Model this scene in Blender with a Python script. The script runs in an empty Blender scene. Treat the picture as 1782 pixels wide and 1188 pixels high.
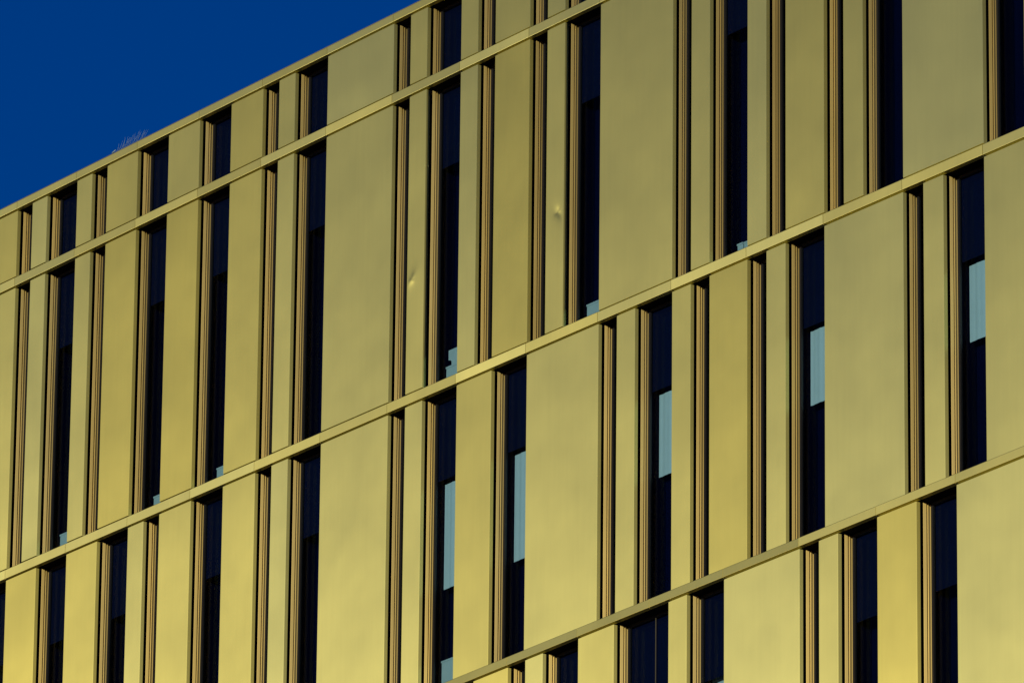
import bpy, math, random
from mathutils import Matrix, Vector
R = math.radians
random.seed(7)
sc = bpy.context.scene
S = 1.25                      # facade module in metres
ZT = 33.61                    # height of the cornice underside above the ground

# ------------------------------------------------------------------ camera
cam_d = bpy.data.cameras.new('camera'); cam = bpy.data.objects.new('camera', cam_d)
sc.collection.objects.link(cam); sc.camera = cam
cx = (0.5928988505508879, 0.8052096585063026, 0.01040955635940166)
cy = (-0.2585437336534371, 0.2025836355746321, -0.9445184002368113)   # image down
cz = (-0.7626441442796087, 0.5573125482577332, 0.3282935161566479)    # forward
m = Matrix(((cx[0], -cy[0], -cz[0], 59.312845876770716*S),
            (cx[1], -cy[1], -cz[1], -37.649446203277265*S),
            (cx[2], -cy[2], -cz[2], -25.60887711332419*S+ZT),
            (0, 0, 0, 1)))
cam.matrix_world = m
cam_d.sensor_width = 36.0
cam_d.lens = 36.0*14000.0/1782.0
cam_d.clip_start = 0.5; cam_d.clip_end = 6000

# ------------------------------------------------------------------ sky and sun
SUN_AZ, SUN_EL = -23.0, 9.0       # degrees to the left (negative: right) of the facade's outward normal, and up
w = bpy.data.worlds.new("World"); sc.world = w; w.use_nodes = True
nt = w.node_tree; nt.nodes.clear()
sky = nt.nodes.new('ShaderNodeTexSky'); sky.sky_type = 'NISHITA'; sky.sun_disc = False
sky.sun_elevation = R(SUN_EL); sky.sun_rotation = R(180+SUN_AZ)
sky.air_density = 1.0; sky.dust_density = 0.3; sky.ozone_density = 3.0; sky.altitude = 300
hs = nt.nodes.new('ShaderNodeHueSaturation'); hs.inputs['Saturation'].default_value = 1.9
hs.inputs['Hue'].default_value = 0.505
bg = nt.nodes.new('ShaderNodeBackground'); bg.inputs['Strength'].default_value = 0.0635
out = nt.nodes.new('ShaderNodeOutputWorld')
vmul = nt.nodes.new('ShaderNodeVectorMath'); vmul.operation = 'MULTIPLY'; vmul.inputs[1].default_value = (1.0, 0.52, 1.02)   # polarised, deep blue sky
nt.links.new(sky.outputs[0], hs.inputs['Color']); nt.links.new(hs.outputs[0], vmul.inputs[0]); nt.links.new(vmul.outputs[0], bg.inputs[0]); nt.links.new(bg.outputs[0], out.inputs[0])

sl = bpy.data.lights.new('sun', 'SUN'); sl.energy = 3.1; sl.angle = R(0.5); sl.color = (1.0, 0.905, 0.70)
so = bpy.data.objects.new('sun', sl); sc.collection.objects.link(so)
sd = Vector((-math.sin(R(SUN_AZ))*math.cos(R(SUN_EL)), -math.cos(R(SUN_AZ))*math.cos(R(SUN_EL)), math.sin(R(SUN_EL))))
so.rotation_euler = sd.to_track_quat('Z', 'Y').to_euler(); so.location = (-30, -60, 60)

sc.view_settings.view_transform = 'Standard'; sc.view_settings.look = 'None'
sc.view_settings.exposure = 0.0; sc.view_settings.gamma = 1.0
sc.cycles.max_bounces = 8; sc.cycles.transparent_max_bounces = 12

# ------------------------------------------------------------------ materials
def newmat(name):
    mt = bpy.data.materials.new(name); mt.use_nodes = True
    n = mt.node_tree; return mt, n, n.nodes['Principled BSDF']

def gold(name, base, rough, aniso, metal, bump=0.0, tint=True, dirt=0.0, body=(0.44, 0.41, 0.03)):
    mt, n, b = newmat(name); L = n.links.new; N = n.nodes.new
    geo = N('ShaderNodeNewGeometry')
    # large, very shallow waviness of thin folded sheet metal + fine vertical grain
    mp = N('ShaderNodeMapping'); mp.inputs['Scale'].default_value = (1.0, 1.0, 0.8)
    L(geo.outputs['Position'], mp.inputs[0])
    n1 = N('ShaderNodeTexNoise'); n1.inputs['Scale'].default_value = 1.1; n1.inputs['Detail'].default_value = 2.0
    L(mp.outputs[0], n1.inputs['Vector'])
    bp = N('ShaderNodeBump'); bp.inputs['Strength'].default_value = 1.0; bp.inputs['Distance'].default_value = bump
    L(n1.outputs['Fac'], bp.inputs['Height']); L(bp.outputs[0], b.inputs['Normal'])
    # tangent = horizontal direction in the sheet
    cr = N('ShaderNodeVectorMath'); cr.operation = 'CROSS_PRODUCT'; cr.inputs[0].default_value = (0.003, 0.002, 1.0)
    L(geo.outputs['Normal'], cr.inputs[1]); nm = N('ShaderNodeVectorMath'); nm.operation = 'NORMALIZE'
    L(cr.outputs[0], nm.inputs[0]); L(nm.outputs[0], b.inputs['Tangent'])
    # anodising: slight blotches and vertical streaks in the colour
    mp2 = N('ShaderNodeMapping'); mp2.inputs['Scale'].default_value = (9.0, 9.0, 0.5)
    L(geo.outputs['Position'], mp2.inputs[0])
    n2 = N('ShaderNodeTexNoise'); n2.inputs['Scale'].default_value = 2.0; n2.inputs['Detail'].default_value = 5.0
    L(mp2.outputs[0], n2.inputs['Vector'])
    n3 = N('ShaderNodeTexNoise'); n3.inputs['Scale'].default_value = 0.9; n3.inputs['Detail'].default_value = 4.0
    L(geo.outputs['Position'], n3.inputs['Vector'])
    ad = N('ShaderNodeMath'); ad.operation = 'ADD'; L(n2.outputs['Fac'], ad.inputs[0]); L(n3.outputs['Fac'], ad.inputs[1])
    mr = N('ShaderNodeMapRange'); mr.inputs['From Min'].default_value = 0.7; mr.inputs['From Max'].default_value = 1.3
    mr.inputs['To Min'].default_value = 0.975-dirt; mr.inputs['To Max'].default_value = 1.02
    L(ad.outputs[0], mr.inputs['Value'])
    vm = N('ShaderNodeVectorMath'); vm.operation = 'SCALE'; L(mr.outputs[0], vm.inputs['Scale'])
    if tint:
        oi = N('ShaderNodeObjectInfo'); mu = N('ShaderNodeVectorMath'); mu.operation = 'MULTIPLY'
        mu.inputs[0].default_value = base; L(oi.outputs['Color'], mu.inputs[1]); L(mu.outputs[0], vm.inputs[0])
    else: vm.inputs[0].default_value = base
    L(vm.outputs[0], b.inputs['Base Color'])
    b.inputs['Metallic'].default_value = 1.0
    df = N('ShaderNodeBsdfDiffuse'); dm = N('ShaderNodeVectorMath'); dm.operation = 'MULTIPLY'
    dm.inputs[1].default_value = body; L(vm.outputs[0], dm.inputs[0]); L(dm.outputs[0], df.inputs[0])
    mx = N('ShaderNodeMixShader'); mx.inputs[0].default_value = metal
    L(df.outputs[0], mx.inputs[1]); L(b.outputs[0], mx.inputs[2]); L(mx.outputs[0], n.nodes['Material Output'].inputs[0])
    rr = N('ShaderNodeMapRange'); rr.inputs['To Min'].default_value = rough-0.03; rr.inputs['To Max'].default_value = rough+0.03
    L(n3.outputs['Fac'], rr.inputs['Value']); L(rr.outputs[0], b.inputs['Roughness'])
    b.inputs['Anisotropic'].default_value = aniso
    return mt

def plain(name, col, rough, metal=0.0, var=0.15, scale=3.0, spec=0.5):
    mt, n, b = newmat(name); L = n.links.new
    t = n.nodes.new('ShaderNodeTexNoise'); t.inputs['Scale'].default_value = scale; t.inputs['Detail'].default_value = 6
    g = n.nodes.new('ShaderNodeNewGeometry'); L(g.outputs['Position'], t.inputs['Vector'])
    mr = n.nodes.new('ShaderNodeMapRange'); mr.inputs['To Min'].default_value = 1-var; mr.inputs['To Max'].default_value = 1+var
    vm = n.nodes.new('ShaderNodeVectorMath'); vm.operation = 'SCALE'; vm.inputs[0].default_value = col
    L(t.outputs['Fac'], mr.inputs['Value']); L(mr.outputs[0], vm.inputs['Scale']); L(vm.outputs[0], b.inputs['Base Color'])
    b.inputs['Roughness'].default_value = rough; b.inputs['Metallic'].default_value = metal
    b.inputs['Specular IOR Level'].default_value = spec
    return mt

M = {}
M['panel'] = gold('anodised_gold', (0.80, 0.745, 0.245), 0.37, 1.0, 0.91, bump=0.0019)
M['ledge'] = gold('anodised_gold_ledge', (0.80, 0.74, 0.25), 0.375, 1.0, 0.88, bump=0.0015)
M['jamb'] = gold('bronze_paint', (0.88, 0.70, 0.27), 0.5, 1.0, 0.75, bump=0.0006, dirt=0.08, body=(0.6, 0.58, 0.35))
M['frame'] = plain('dark_frame', (0.012, 0.012, 0.013), 0.45)
M['membrane_shade'] = plain('black_membrane_shade', (0.005, 0.004, 0.005), 0.85, spec=0.05)  # black colour paints in the shade under the ledges and around the piers
M['core'] = plain('dark_interior', (0.004, 0.004, 0.012), 0.9, spec=0.05)  # near-black colour stands for the unlit rooms behind the glass
M['blind'] = plain('pale_blind_cloth', (0.58, 0.66, 0.68), 0.85, var=0.06, scale=12)
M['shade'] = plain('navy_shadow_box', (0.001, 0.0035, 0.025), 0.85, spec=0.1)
M['mullion'] = plain('dull_gold', (0.10, 0.09, 0.05), 0.6)
M['gloom_sheet'] = plain('navy_gloom', (0.0008, 0.0015, 0.018), 0.9, spec=0.05)  # for sheets added behind the panes; navy paints in their dim depth
M['box'] = plain('pale_card', (0.48, 0.55, 0.55), 0.7, var=0.1, scale=10)
M['steel'] = plain('bright_steel', (0.20, 0.32, 0.40), 0.5, metal=0.0)
M['lower'] = plain('lower_wall_cladding', (0.30, 0.26, 0.11), 0.5)
M['roof'] = plain('roof_membrane', (0.12, 0.12, 0.12), 0.9)
M['ground'] = plain('paving', (0.10, 0.095, 0.085), 0.9, var=0.3, scale=0.4)

def glass():
    mt = bpy.data.materials.new('tinted_glass'); mt.use_nodes = True; n = mt.node_tree; n.nodes.clear(); L = n.links.new
    o = n.nodes.new('ShaderNodeOutputMaterial'); mx = n.nodes.new('ShaderNodeMixShader')
    tr = n.nodes.new('ShaderNodeBsdfTransparent'); tr.inputs[0].default_value = (0.71, 0.82, 0.86, 1)
    gl = n.nodes.new('ShaderNodeBsdfGlossy'); gl.inputs['Roughness'].default_value = 0.0; gl.inputs[0].default_value = (0.9, 0.95, 1, 1)
    lw = n.nodes.new('ShaderNodeLayerWeight'); lw.inputs['Blend'].default_value = 0.5
    pw = n.nodes.new('ShaderNodeMath'); pw.operation = 'POWER'; pw.inputs[1].default_value = 5.0
    ma = n.nodes.new('ShaderNodeMath'); ma.operation = 'MULTIPLY_ADD'; ma.inputs[1].default_value = 0.3; ma.inputs[2].default_value = 0.003
    nz = n.nodes.new('ShaderNodeTexNoise'); nz.inputs['Scale'].default_value = 0.8
    g = n.nodes.new('ShaderNodeNewGeometry'); L(g.outputs['Position'], nz.inputs['Vector'])
    bp = n.nodes.new('ShaderNodeBump'); bp.inputs['Distance'].default_value = 0.0012; L(nz.outputs['Fac'], bp.inputs['Height']); L(bp.outputs[0], gl.inputs['Normal'])
    L(lw.outputs['Facing'], pw.inputs[0]); L(pw.outputs[0], ma.inputs[0]); L(ma.outputs[0], mx.inputs[0])
    L(tr.outputs[0], mx.inputs[1]); L(gl.outputs[0], mx.inputs[2]); L(mx.outputs[0], o.inputs[0])
    return mt
M['glass'] = glass()

# ------------------------------------------------------------------ mesh helpers
BX, BY = 7.0*S, 0.0           # the building's own origin
def main_plane(u, d, z):      # u in modules along the facade, d metres inward, z metres from the cornice underside
    return (u*S-BX, d-BY, z+ZT)
PH = 0.02553705
def low_plane(u, d, z):       # the lower storey stands a little forward and is turned by 1.5 degrees
    x = 8.14265939*S + u*S*math.cos(PH) + d*math.sin(PH)
    y = -0.26604731*S - u*S*math.sin(PH) + d*math.cos(PH)
    return (x-BX, y-BY, z+ZT)

class MB:
    def __init__(s): s.v = []; s.f = []; s.sm = []
    def add(s, vs, fs, smooth=False):
        o = len(s.v); s.v += vs; s.f += [tuple(i+o for i in f) for f in fs]; s.sm += [smooth]*len(fs)
    def box(s, T, u0, u1, d0, d1, z0, z1):      # u in modules
        c = [(u0,d0,z0),(u1,d0,z0),(u1,d1,z0),(u0,d1,z0),(u0,d0,z1),(u1,d0,z1),(u1,d1,z1),(u0,d1,z1)]
        s.add([T(*p) for p in c], [(0,3,2,1),(4,5,6,7),(0,1,5,4),(1,2,6,5),(2,3,7,6),(3,0,4,7)])
    def prism_z(s, T, prof, z0, z1):            # prof: ccw seen from above, (u modules, d)
        n = len(prof)
        vs = [T(u, d, z0) for u, d in prof]+[T(u, d, z1) for u, d in prof]
        s.add(vs, [(i, (i+1) % n, n+(i+1) % n, n+i) for i in range(n)]+[tuple(range(n-1, -1, -1)), tuple(range(n, 2*n))])
    def prism_u(s, T, prof, u0, u1):            # prof in (d, z)
        n = len(prof)
        vs = [T(u0, d, z) for d, z in prof]+[T(u1, d, z) for d, z in prof]
        s.add(vs, [((i+1) % n, i, n+i, n+(i+1) % n) for i in range(n)]+[tuple(range(n)), tuple(range(2*n-1, n-1, -1))])
    def tube(s, a, b, r0, r1, k=6):
        a = Vector(a); b = Vector(b); ax = (b-a).normalized(); p = ax.orthogonal().normalized(); q = ax.cross(p)
        vs = [tuple(a+(p*math.cos(t)+q*math.sin(t))*r0) for t in [2*math.pi*i/k for i in range(k)]]
        vs += [tuple(b+(p*math.cos(t)+q*math.sin(t))*r1) for t in [2*math.pi*i/k for i in range(k)]]
        s.add(vs, [(i, (i+1) % k, k+(i+1) % k, k+i) for i in range(k)]+[tuple(range(k-1, -1, -1)), tuple(range(k, 2*k))], True)
    def build(s, name, mat, parent=None, loc=None):
        me = bpy.data.meshes.new(name); me.from_pydata(s.v, [], s.f)
        for p, k in zip(me.polygons, s.sm): p.use_smooth = k
        me.materials.append(mat); me.update()
        o = bpy.data.objects.new(name, me); sc.collection.objects.link(o)
        if parent: o.parent = parent
        if loc: o.location = loc
        return o

def tag(o, label=None, cat=None, group=None, kind=None):
    for k, v in (('label', label), ('category', cat), ('group', group), ('kind', kind)):
        if v: o[k] = v
    return o

# ------------------------------------------------------------------ ground
mb = MB(); G = 1500
mb.add([(-G, -G, 0), (G, -G, 0), (G, G, 0), (-G, G, 0)], [(0, 1, 2, 3)])
tag(mb.build('ground', M['ground']), kind='structure')

# ------------------------------------------------------------------ the building
bld = bpy.data.objects.new('office_building', None); sc.collection.objects.link(bld); bld.location = (BX, BY, 0)
tag(bld, 'tall office building clad in gold metal panels with dark slot windows', 'building')

# heights in modules -> metres : ledge (bottom, top)
CO = (0.0, 0.075*S); B2 = (-0.7596*S, -0.6735*S); B3 = (-3.5936*S, -3.504*S)
B4 = (-6.4043*S, -6.329*S); B5 = (-9.235*S, -9.15*S)
PD = 0.046                    # panel depth
UL, UR = -1.5, 16.0           # ends of the upper facade
DL, DR = -9.6, 8.0            # ends of the lower storey, in its own modules

def arc(cx_, cy_, r, a0, a1, k, su=1/S):
    return [(cx_+r*math.cos(R(a0+(a1-a0)*i/k))*su, cy_+r*math.sin(R(a0+(a1-a0)*i/k))) for i in range(k+1)]

def tone(f, warm):            # small differences between anodising batches
    return (f*(1+0.02*warm), f*(1-0.05*warm), f*(1-0.28*warm), 1)

def wall_panel(T, a, b, z0, z1, dent=None, col=(1, 1, 1, 1)):
    mb = MB(); rl, rr, rt = 0.012, 0.007, 0.005
    ua, ub = a, b
    if not dent:
        # profile in plan, counter-clockwise seen from above with the outside at small d
        prof = [(ua, PD)] + arc(ua+rl/S, rl, rl, 180, 270, 5) + arc(ub-rr/S, rr, rr, 270, 360, 4) + [(ub, PD)]
        mb.prism_z(T, prof, z0, z1)
    else:
        # the same folded sheet with a subdivided face, pushed in where it was struck
        prof = [(ua, PD)] + arc(ua+rl/S, rl, rl, 180, 270, 5)
        zs = [z0]; z = dent[1]-0.35
        while z < dent[1]+0.35: zs.append(z); z += 0.008
        zs.append(z1)
        x0, x1 = ua+rl/S, ub-rr/S; nu = 44
        row = prof[:-1] + [(x0+(x1-x0)*i/nu, 0.0) for i in range(nu+1)] + arc(ub-rr/S, rr, rr, 270, 360, 4)[1:] + [(ub, PD)]
        n = len(row); vs = []
        for z in zs:
            for (u, d) in row:
                dd = d
                if d < 0.001:
                    du, dz = (u-dent[0])*S, z-dent[1]
                    e = min(1.0, (u-x0)*S/0.02, (x1-u)*S/0.02)
                    r = math.hypot(du-0.45*dz*dent[3], dz*0.8)+0.006*math.sin(3*math.atan2(dz, du)+1)*min(1, math.hypot(du, dz)/0.03)
                    dd += dent[2]*max(0, e)*(0.75*math.exp(-(r/0.045)**2)+0.45*math.exp(-(r/0.10)**2)
                          - 0.0*math.exp(-((r-0.11)/0.04)**2))
                vs.append(T(u, dd, z))
        fs = []
        for j in range(len(zs)-1):
            for i in range(n-1): fs.append((j*n+i, j*n+i+1, (j+1)*n+i+1, (j+1)*n+i))
            fs.append((j*n+n-1, j*n, (j+1)*n, (j+1)*n+n-1))
        mb.add(vs, fs, True); k = len(zs)
        mb.add([vs[i] for i in range(n)], [tuple(range(n-1, -1, -1))]); mb.add(vs[(k-1)*n:], [tuple(range(n))])
    o = mb.build('wall_panel', M['panel'], bld); o.color = col
    if dent: o['label'] = dent[4]
    return o

def ledge(T, a, b, z0, z1, name='ledge', col=(1, 1, 1, 1), tilt=0.0):
    g = 0.004/S; rr = 0.006; f = -0.012; mb = MB()
    prof = [(0.045, z0)]
    prof += [(f+rr+rr*math.cos(R(t)), z0+rr+rr*math.sin(R(t))) for t in (270, 247, 225, 202, 180)]
    prof += [(f+tilt+rr+rr*math.cos(R(t)), z1-rr+rr*math.sin(R(t))) for t in (180, 157, 135, 112, 90)]
    prof += [(0.045, z1)]
    mb.prism_u(T, [(d, z) for d, z in prof], a+g, b-g)
    o = mb.build(name, M['ledge'], bld); o.color = col
    return o

jrng = random.Random(5)
def window(T, a, b, z0, z1, blind=None, shade=None, mullion=False, low=False):
    """slot window between two panels: jambs either side, frame, pane"""
    e = 0.0
    mb = MB(); fd0, fd1, fw = 0.178, 0.205, 0.028/S
    mb.box(T, a+e, a+e+fw, fd0, fd1, z0, z1); mb.box(T, b-e-fw, b-e, fd0, fd1, z0, z1)
    mb.box(T, a+e+fw, b-e-fw, fd0+.001, fd1, z0, z0+0.04); mb.box(T, a+e+fw, b-e-fw, fd0+.001, fd1, z1-0.03, z1)
    fr = mb.build('window', M['frame'], bld)
    jz1 = z1-0.012
    jc = tone(jrng.uniform(.82, 1.06), jrng.uniform(0, .5))
    mb = MB()
    mb.prism_z(T, [(a-0.03/S, 0.19), (a-0.03/S, 0.175), (a-0.018/S, 0.172), (a-0.018/S, 0.12), (a-0.003/S, 0.118), (a-0.003/S, 0.086), (a, 0.087), (a, 0.123), (a-0.0118/S, 0.124), (a-0.0118/S, 0.144),
                   (a-0.002/S, 0.145), (a-0.0145/S, 0.178), (a-0.0145/S, 0.19)], z0, jz1)
    mb.build('jamb', M['jamb'], fr).color = jc
    mb = MB()
    mb.prism_z(T, [(b+0.010/S, 0.19), (b+0.010/S, 0.178), (b+0.001/S, 0.143), (b+0.011/S, 0.142), (b+0.011/S, 0.126), (b, 0.125), (b, 0.087),
                   (b+0.003/S, 0.086), (b+0.003/S, 0.118), (b+0.012/S, 0.12), (b+0.012/S, 0.172), (b+0.03/S, 0.175), (b+0.03/S, 0.19)], z0, jz1)
    mb.build('jamb', M['jamb'], fr)
    mb = MB(); mb.box(T, a+e+fw*.8, b-e-fw*.8, 0.194, 0.200, z0+0.03, z1-0.02); mb.build('pane', M['glass'], fr)
    if mullion:
        mb = MB(); c = (a+b)/2; mb.box(T, c-0.002/S, c+0.002/S, 0.184, 0.193, z0+0.04, z1-0.03); mb.build('mullion', M['mullion'], fr)
    if blind:
        mb = MB(); n = 60; zt, zb = blind; pr = []
        for i in range(n+1):
            u = a+0.03/S+(b-a-0.06/S)*i/n; pr.append((u, 0.30+0.0015*math.sin(i*0.75+a)+0.003*math.sin(i*0.31)))
        pr2 = [(u, d+0.004) for u, d in reversed(pr)]
        mb.prism_z(T, pr+pr2, zb, zt); mb.build('blind', M['blind'], fr)
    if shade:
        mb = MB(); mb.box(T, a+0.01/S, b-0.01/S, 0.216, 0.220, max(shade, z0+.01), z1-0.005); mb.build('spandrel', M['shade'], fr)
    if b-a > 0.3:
        mb = MB(); mb.box(T, a+0.0/S, b, 0.41, 0.414, z0+.01, z1-0.01); mb.box(T, a-0.012/S, a-0.006/S, 0.2055, 0.409, z0+.01, z1-0.01); mb.box(T, b+0.006/S, b+0.012/S, 0.2055, 0.409, z0+.01, z1-0.01); mb.build('gloom_sheet', M['gloom_sheet'], fr)  # added sheets that colour the window depth an even dark navy
    return fr

AB = [(-1.5,-1),(-.5,0),(.25,.5),(1,1.25),(1.5,2),(2.5,3),(3.5,4),(4.25,4.5),(5,6),(6.25,6.5),(7,7.25),(7.5,8),(8.25,8.5),(9,10),
      (10.25,10.5),(11,11.25),(11.5,12),(12.25,12.5),(13,14),(14.5,15),(15.25,16)]
CC = [(-1.5,-.5),(0,.5),(1,1.5),(2,2.25),(2.5,3),(3.5,4),(4.25,4.5),(5,6),(6.25,6.5),(7,7.5),(8,9),(9.25,9.5),(10,10.25),(10.5,11),
      (11.25,11.5),(12,13),(13.25,13.5),(14,15),(15.25,16)]
DD = [(-9.6,-9),(-8.5,-8),(-7.75,-7.5),(-7,-6),(-5.5,-5),(-4.75,-4.5),(-4,-3),(-2.5,-2),(-1.5,-1),(-.5,0),(.25,.5),(1,1.5),(2.25,2.5),(3,4),(4.25,4.5),(5,5.5),(6,7),(7.25,8)]
BL = {6.5: (-4.322, -5.255), 7.5: (-4.318, -5.259), 9.5: (-4.322, -5.033), 11.5: (-4.318, -4.947), 13.5: (-4.325, -4.958)}
DENTS = {6.25: (6.328, -2.470*S, -0.0023, 1, 'narrow gold panel with a round dent near its left edge'),
         8.25: (8.418, -2.457*S, 0.0023, -1, 'narrow gold panel with a small bulging dent near its right edge')}

def storey(T, cols, lo, hi, kind):
    random.seed({'A': 21, 'B': 22, 'C': 23, 'D': 24}[kind])
    z0, z1 = lo[1]+0.017, hi[0]-0.020
    for (a, b) in cols:
        wd = b-a
        warm = {0.25: 0.15, 0.5: 0.75, 1: 0.0}.get(wd, 0.0) + random.uniform(-.25, .35)
        f = 1.0 + random.uniform(-.035, .035)
        dent = DENTS.get(a) if kind == 'B' else None
        wall_panel(T, a, b, z0, z1, dent, tone(f, warm))
        # pier behind the sheet: shade painted black on the membrane
    for (a, b), (a2, b2) in zip(cols[:-1], cols[1:]):
        g0, g1 = b, a2
        wide = g1-g0 > 0.3
        kw = {}
        if kind == 'C' and g0 in BL: kw['blind'] = (BL[g0][0]*S, BL[g0][1]*S)
        if kind == 'D' and g0 == 2.5: kw['blind'] = (-6.975*S, -7.9*S)
        if wide: kw['shade'] = hi[0]-0.715*S
        window(T, g0, g1, lo[1], hi[0], mullion=(g1-g0 > 0.6), **kw)
    for (a, b) in cols:
        mb = MB(); mb.box(T, a+0.03/S if a != cols[0][0] else a, b-0.03/S if b != cols[-1][1] else b, 0.088, 0.30, lo[1], hi[0])
        mb.build('pier', M['membrane_shade'], bld)

storey(main_plane, AB, B2, CO, 'A')
storey(main_plane, AB, B3, B2, 'B')
storey(main_plane, CC, B4, B3, 'C')
storey(low_plane, DD, B5, B4, 'D')

# ledges, one folded length per joint
def joints(T, z, ks, name='ledge', col=None, tilt=None):
    for i, (a, b) in enumerate(zip(ks[:-1], ks[1:])):
        c = col(i, a) if col else (1, 1, 1, 1)
        ledge(T, a, b, z[0], z[1], name, c, tilt(i, a) if tilt else 0.0)
full = [-1.5]+list(range(-1, 17))
random.seed(11)
rc = lambda i, a: tone(1+random.uniform(-.07, .07), random.uniform(0, .5))
joints(main_plane, CO, full, 'cornice', rc)
tl = lambda i, a: (-0.0012 if a > 4.5 else 0.0002)+random.uniform(-.0012, .001)
joints(main_plane, B2, full, 'ledge', rc, tl)
joints(main_plane, B3, full, 'ledge', rc, tl)
joints(low_plane, B4, [-9.6, -9, -8, -7, -6, -5, -4, -3, -2, -1, 0, 1, 2, 3, 4, 5, 6, 7, 8], 'ledge', rc, lambda i, a: 0.003 if a < 4 else 0.0005)
joints(low_plane, B5, [-9.6, -9, -8, -7, -6, -5, -4, -3, -2, -1, 0, 1, 2, 3, 4, 5, 6, 7, 8], 'ledge', rc)

# floor slabs behind the ledges (undersides coloured black for the shade at the window heads)
for T, z, ends in ((main_plane, CO, (UL, UR)), (main_plane, B2, (UL, UR)), (main_plane, B3, (UL, UR)),
                   (main_plane, B4, (UL, UR)), (low_plane, B5, (DL, DR))):
    mb = MB(); mb.box(T, ends[0], ends[1], 0.046, 0.61, z[0]+0.003, z[1]-0.003)
    mb.build('slab', M['membrane_shade'], bld)
mb = MB(); mb.box(low_plane, DL, DR, 0.046, 0.95, B4[0]+0.003, B4[1]-0.003); mb.build('slab', M['membrane_shade'], bld)
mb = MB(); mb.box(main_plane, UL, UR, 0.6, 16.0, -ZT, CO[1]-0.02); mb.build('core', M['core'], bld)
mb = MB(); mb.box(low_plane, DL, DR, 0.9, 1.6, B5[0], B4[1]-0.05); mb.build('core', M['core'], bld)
mb = MB(); mb.box(low_plane, DL, DR, 0.05, 1.0, -ZT, B5[0]-0.02); mb.build('wall', M['lower'], bld)
mb = MB(); mb.box(main_plane, UL, UR, 0.0, 16.0, CO[1]+0.001, CO[1]+0.012); mb.build('roof', M['roof'], bld)

# ------------------------------------------------------------------ bird spikes on the cornice
mb = MB(); zc = CO[1]+0.013
def P(u, d, z): x, y, zz = main_plane(u, d, z); return (x+BX-1.82*S, y, zz-ZT-zc)
sp = bpy.data.objects.new('bird_spikes', None); sc.collection.objects.link(sp); sp.location = (1.82*S, 0.0, ZT+zc)
tag(sp, 'strip of thin pale wire bird spikes fixed on top of the gold cornice', 'bird spikes')
b = MB()
for i in range(14):
    u = 1.60+i*0.033
    for dd, lean, h in ((0.02, 0.045, 0.115), (0.035, 0.075, 0.10)):
        hh = h*random.uniform(.85, 1.1)*(0.45+0.55*min(1, (i+1)/4))
        b.tube(P(u, dd, zc), P(u+(lean+random.uniform(-.012, .02)), dd+random.uniform(-.02, .02), zc+hh), 0.0014, 0.0009, 5)
b.build('wire', M['steel'], sp)
b = MB()
c0 = P(1.58, 0.012, zc); c1 = P(2.07, 0.045, zc)
b.add([(c0[0], c0[1], 0), (c1[0], c0[1], 0), (c1[0], c1[1], 0), (c0[0], c1[1], 0), (c0[0], c0[1], .008), (c1[0], c0[1], .008), (c1[0], c1[1], .008), (c0[0], c1[1], .008)],
      [(0,3,2,1),(4,5,6,7),(0,1,5,4),(1,2,6,5),(2,3,7,6),(3,0,4,7)])
b.tube(P(1.575, 0.0, zc+.006), P(1.62, 0.01, zc+.03), 0.009, 0.006, 6)
b.build('base_strip', M['steel'], sp)

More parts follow.
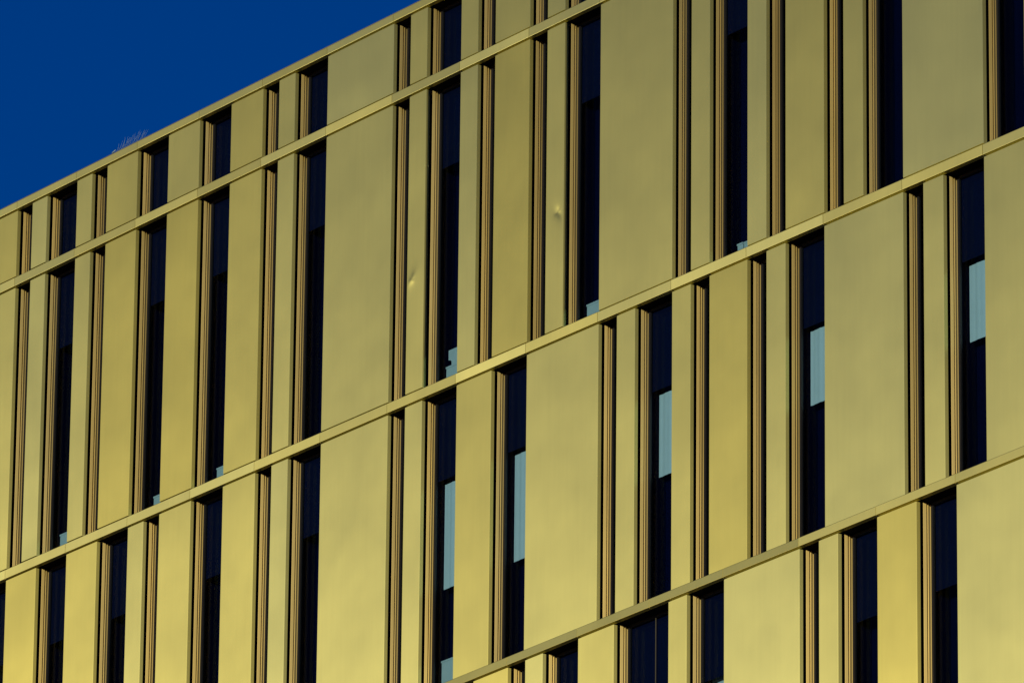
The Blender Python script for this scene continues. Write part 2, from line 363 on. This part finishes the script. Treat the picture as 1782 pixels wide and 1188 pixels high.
# ------------------------------------------------------------------ pale boxes and folders standing inside on the sills
def sill_box(u0, u1, z0, z1, name, label, cat, d0=0.255, dep=0.12, flap=0.0):
    cxm = (u0+u1)/2; o_ = main_plane(cxm, d0+dep/2, z0); o_ = (o_[0]+BX, o_[1], o_[2])
    T = lambda u, d, z: (lambda p: (p[0]+BX-o_[0], p[1]-o_[1], p[2]-o_[2]))(main_plane(u, d, z))
    c = 0.006
    b = MB(); prof = [(u0, d0+dep), (u0, d0+c), (u0+c/S, d0), (u1-c/S, d0), (u1, d0+c), (u1, d0+dep)]
    b.prism_z(T, prof, z0, z1-0.02)
    b.prism_z(T, [(u0-.003, d0+dep+.003), (u0-.003, d0-.003), (u1+.003, d0-.003), (u1+.003, d0+dep+.003)], z1-0.02+.001, z1)
    o = b.build(name, M['box'], None, o_); tag(o, label, cat, 'pale things standing on the inside sills')
    return o
z = B3[1]
sill_box(0.575, 0.95, z, -3.272*S, 'storage_box', 'small pale box on the sill of the far left upper window, its bottom right corner', 'box')
sill_box(2.10, 2.45, z, -3.300*S, 'storage_box', 'small pale box on the sill of the second tall upper window from the left', 'box')
sill_box(3.10, 3.45, z, -3.292*S, 'storage_box', 'small pale box on the sill of the third tall upper window from the left', 'box')
sill_box(6.565, 6.95, z, -3.285*S, 'storage_box', 'pale box carrying a folded card, on the sill between the two dented panels', 'box')
sill_box(8.565, 8.95, z, -3.277*S, 'storage_box', 'pale box on the sill just right of the panel with the bulging dent', 'box')
sill_box(10.61, 10.68, z, -3.322*S, 'folder', 'slim pale folder on the upper sill, left one of a leaning pair', 'folder', dep=0.1)
sill_box(10.69, 10.95, z, -3.325*S, 'folder', 'pale folder on the upper sill, right one of the pair touching the wide panel', 'folder', dep=0.1, d0=0.262)
sill_box(6.556, 6.95, B4[1], -5.90*S, 'storage_box', 'tall pale box at the bottom of the middle storey window with a half lowered blind', 'box')
# the card that stands on the box: a sheet with a notch
o0 = main_plane(6.65, 0.30, -3.285*S); o0 = (o0[0]+BX, o0[1], o0[2]+0.001)
b = MB()
pts = [(-.065, .0), (-.065, .0)]
prof = [(-.03, 0.0), (.22, 0.0), (.22, .185), (-.085, .185), (-.085, .075), (-.045, .065), (-.03, .05)]
n = len(prof); vs = [(x, -0.03+t, zz) for t in (0, .02) for x, zz in prof]
b.add(vs, [tuple(range(n)), tuple(range(2*n-1, n-1, -1))]+[((i+1) % n, i, n+i, n+(i+1) % n) for i in range(n)])
tag(b.build('folded_card', M['box'], None, o0), 'notched pale card standing on the box between the two dented panels', 'card')
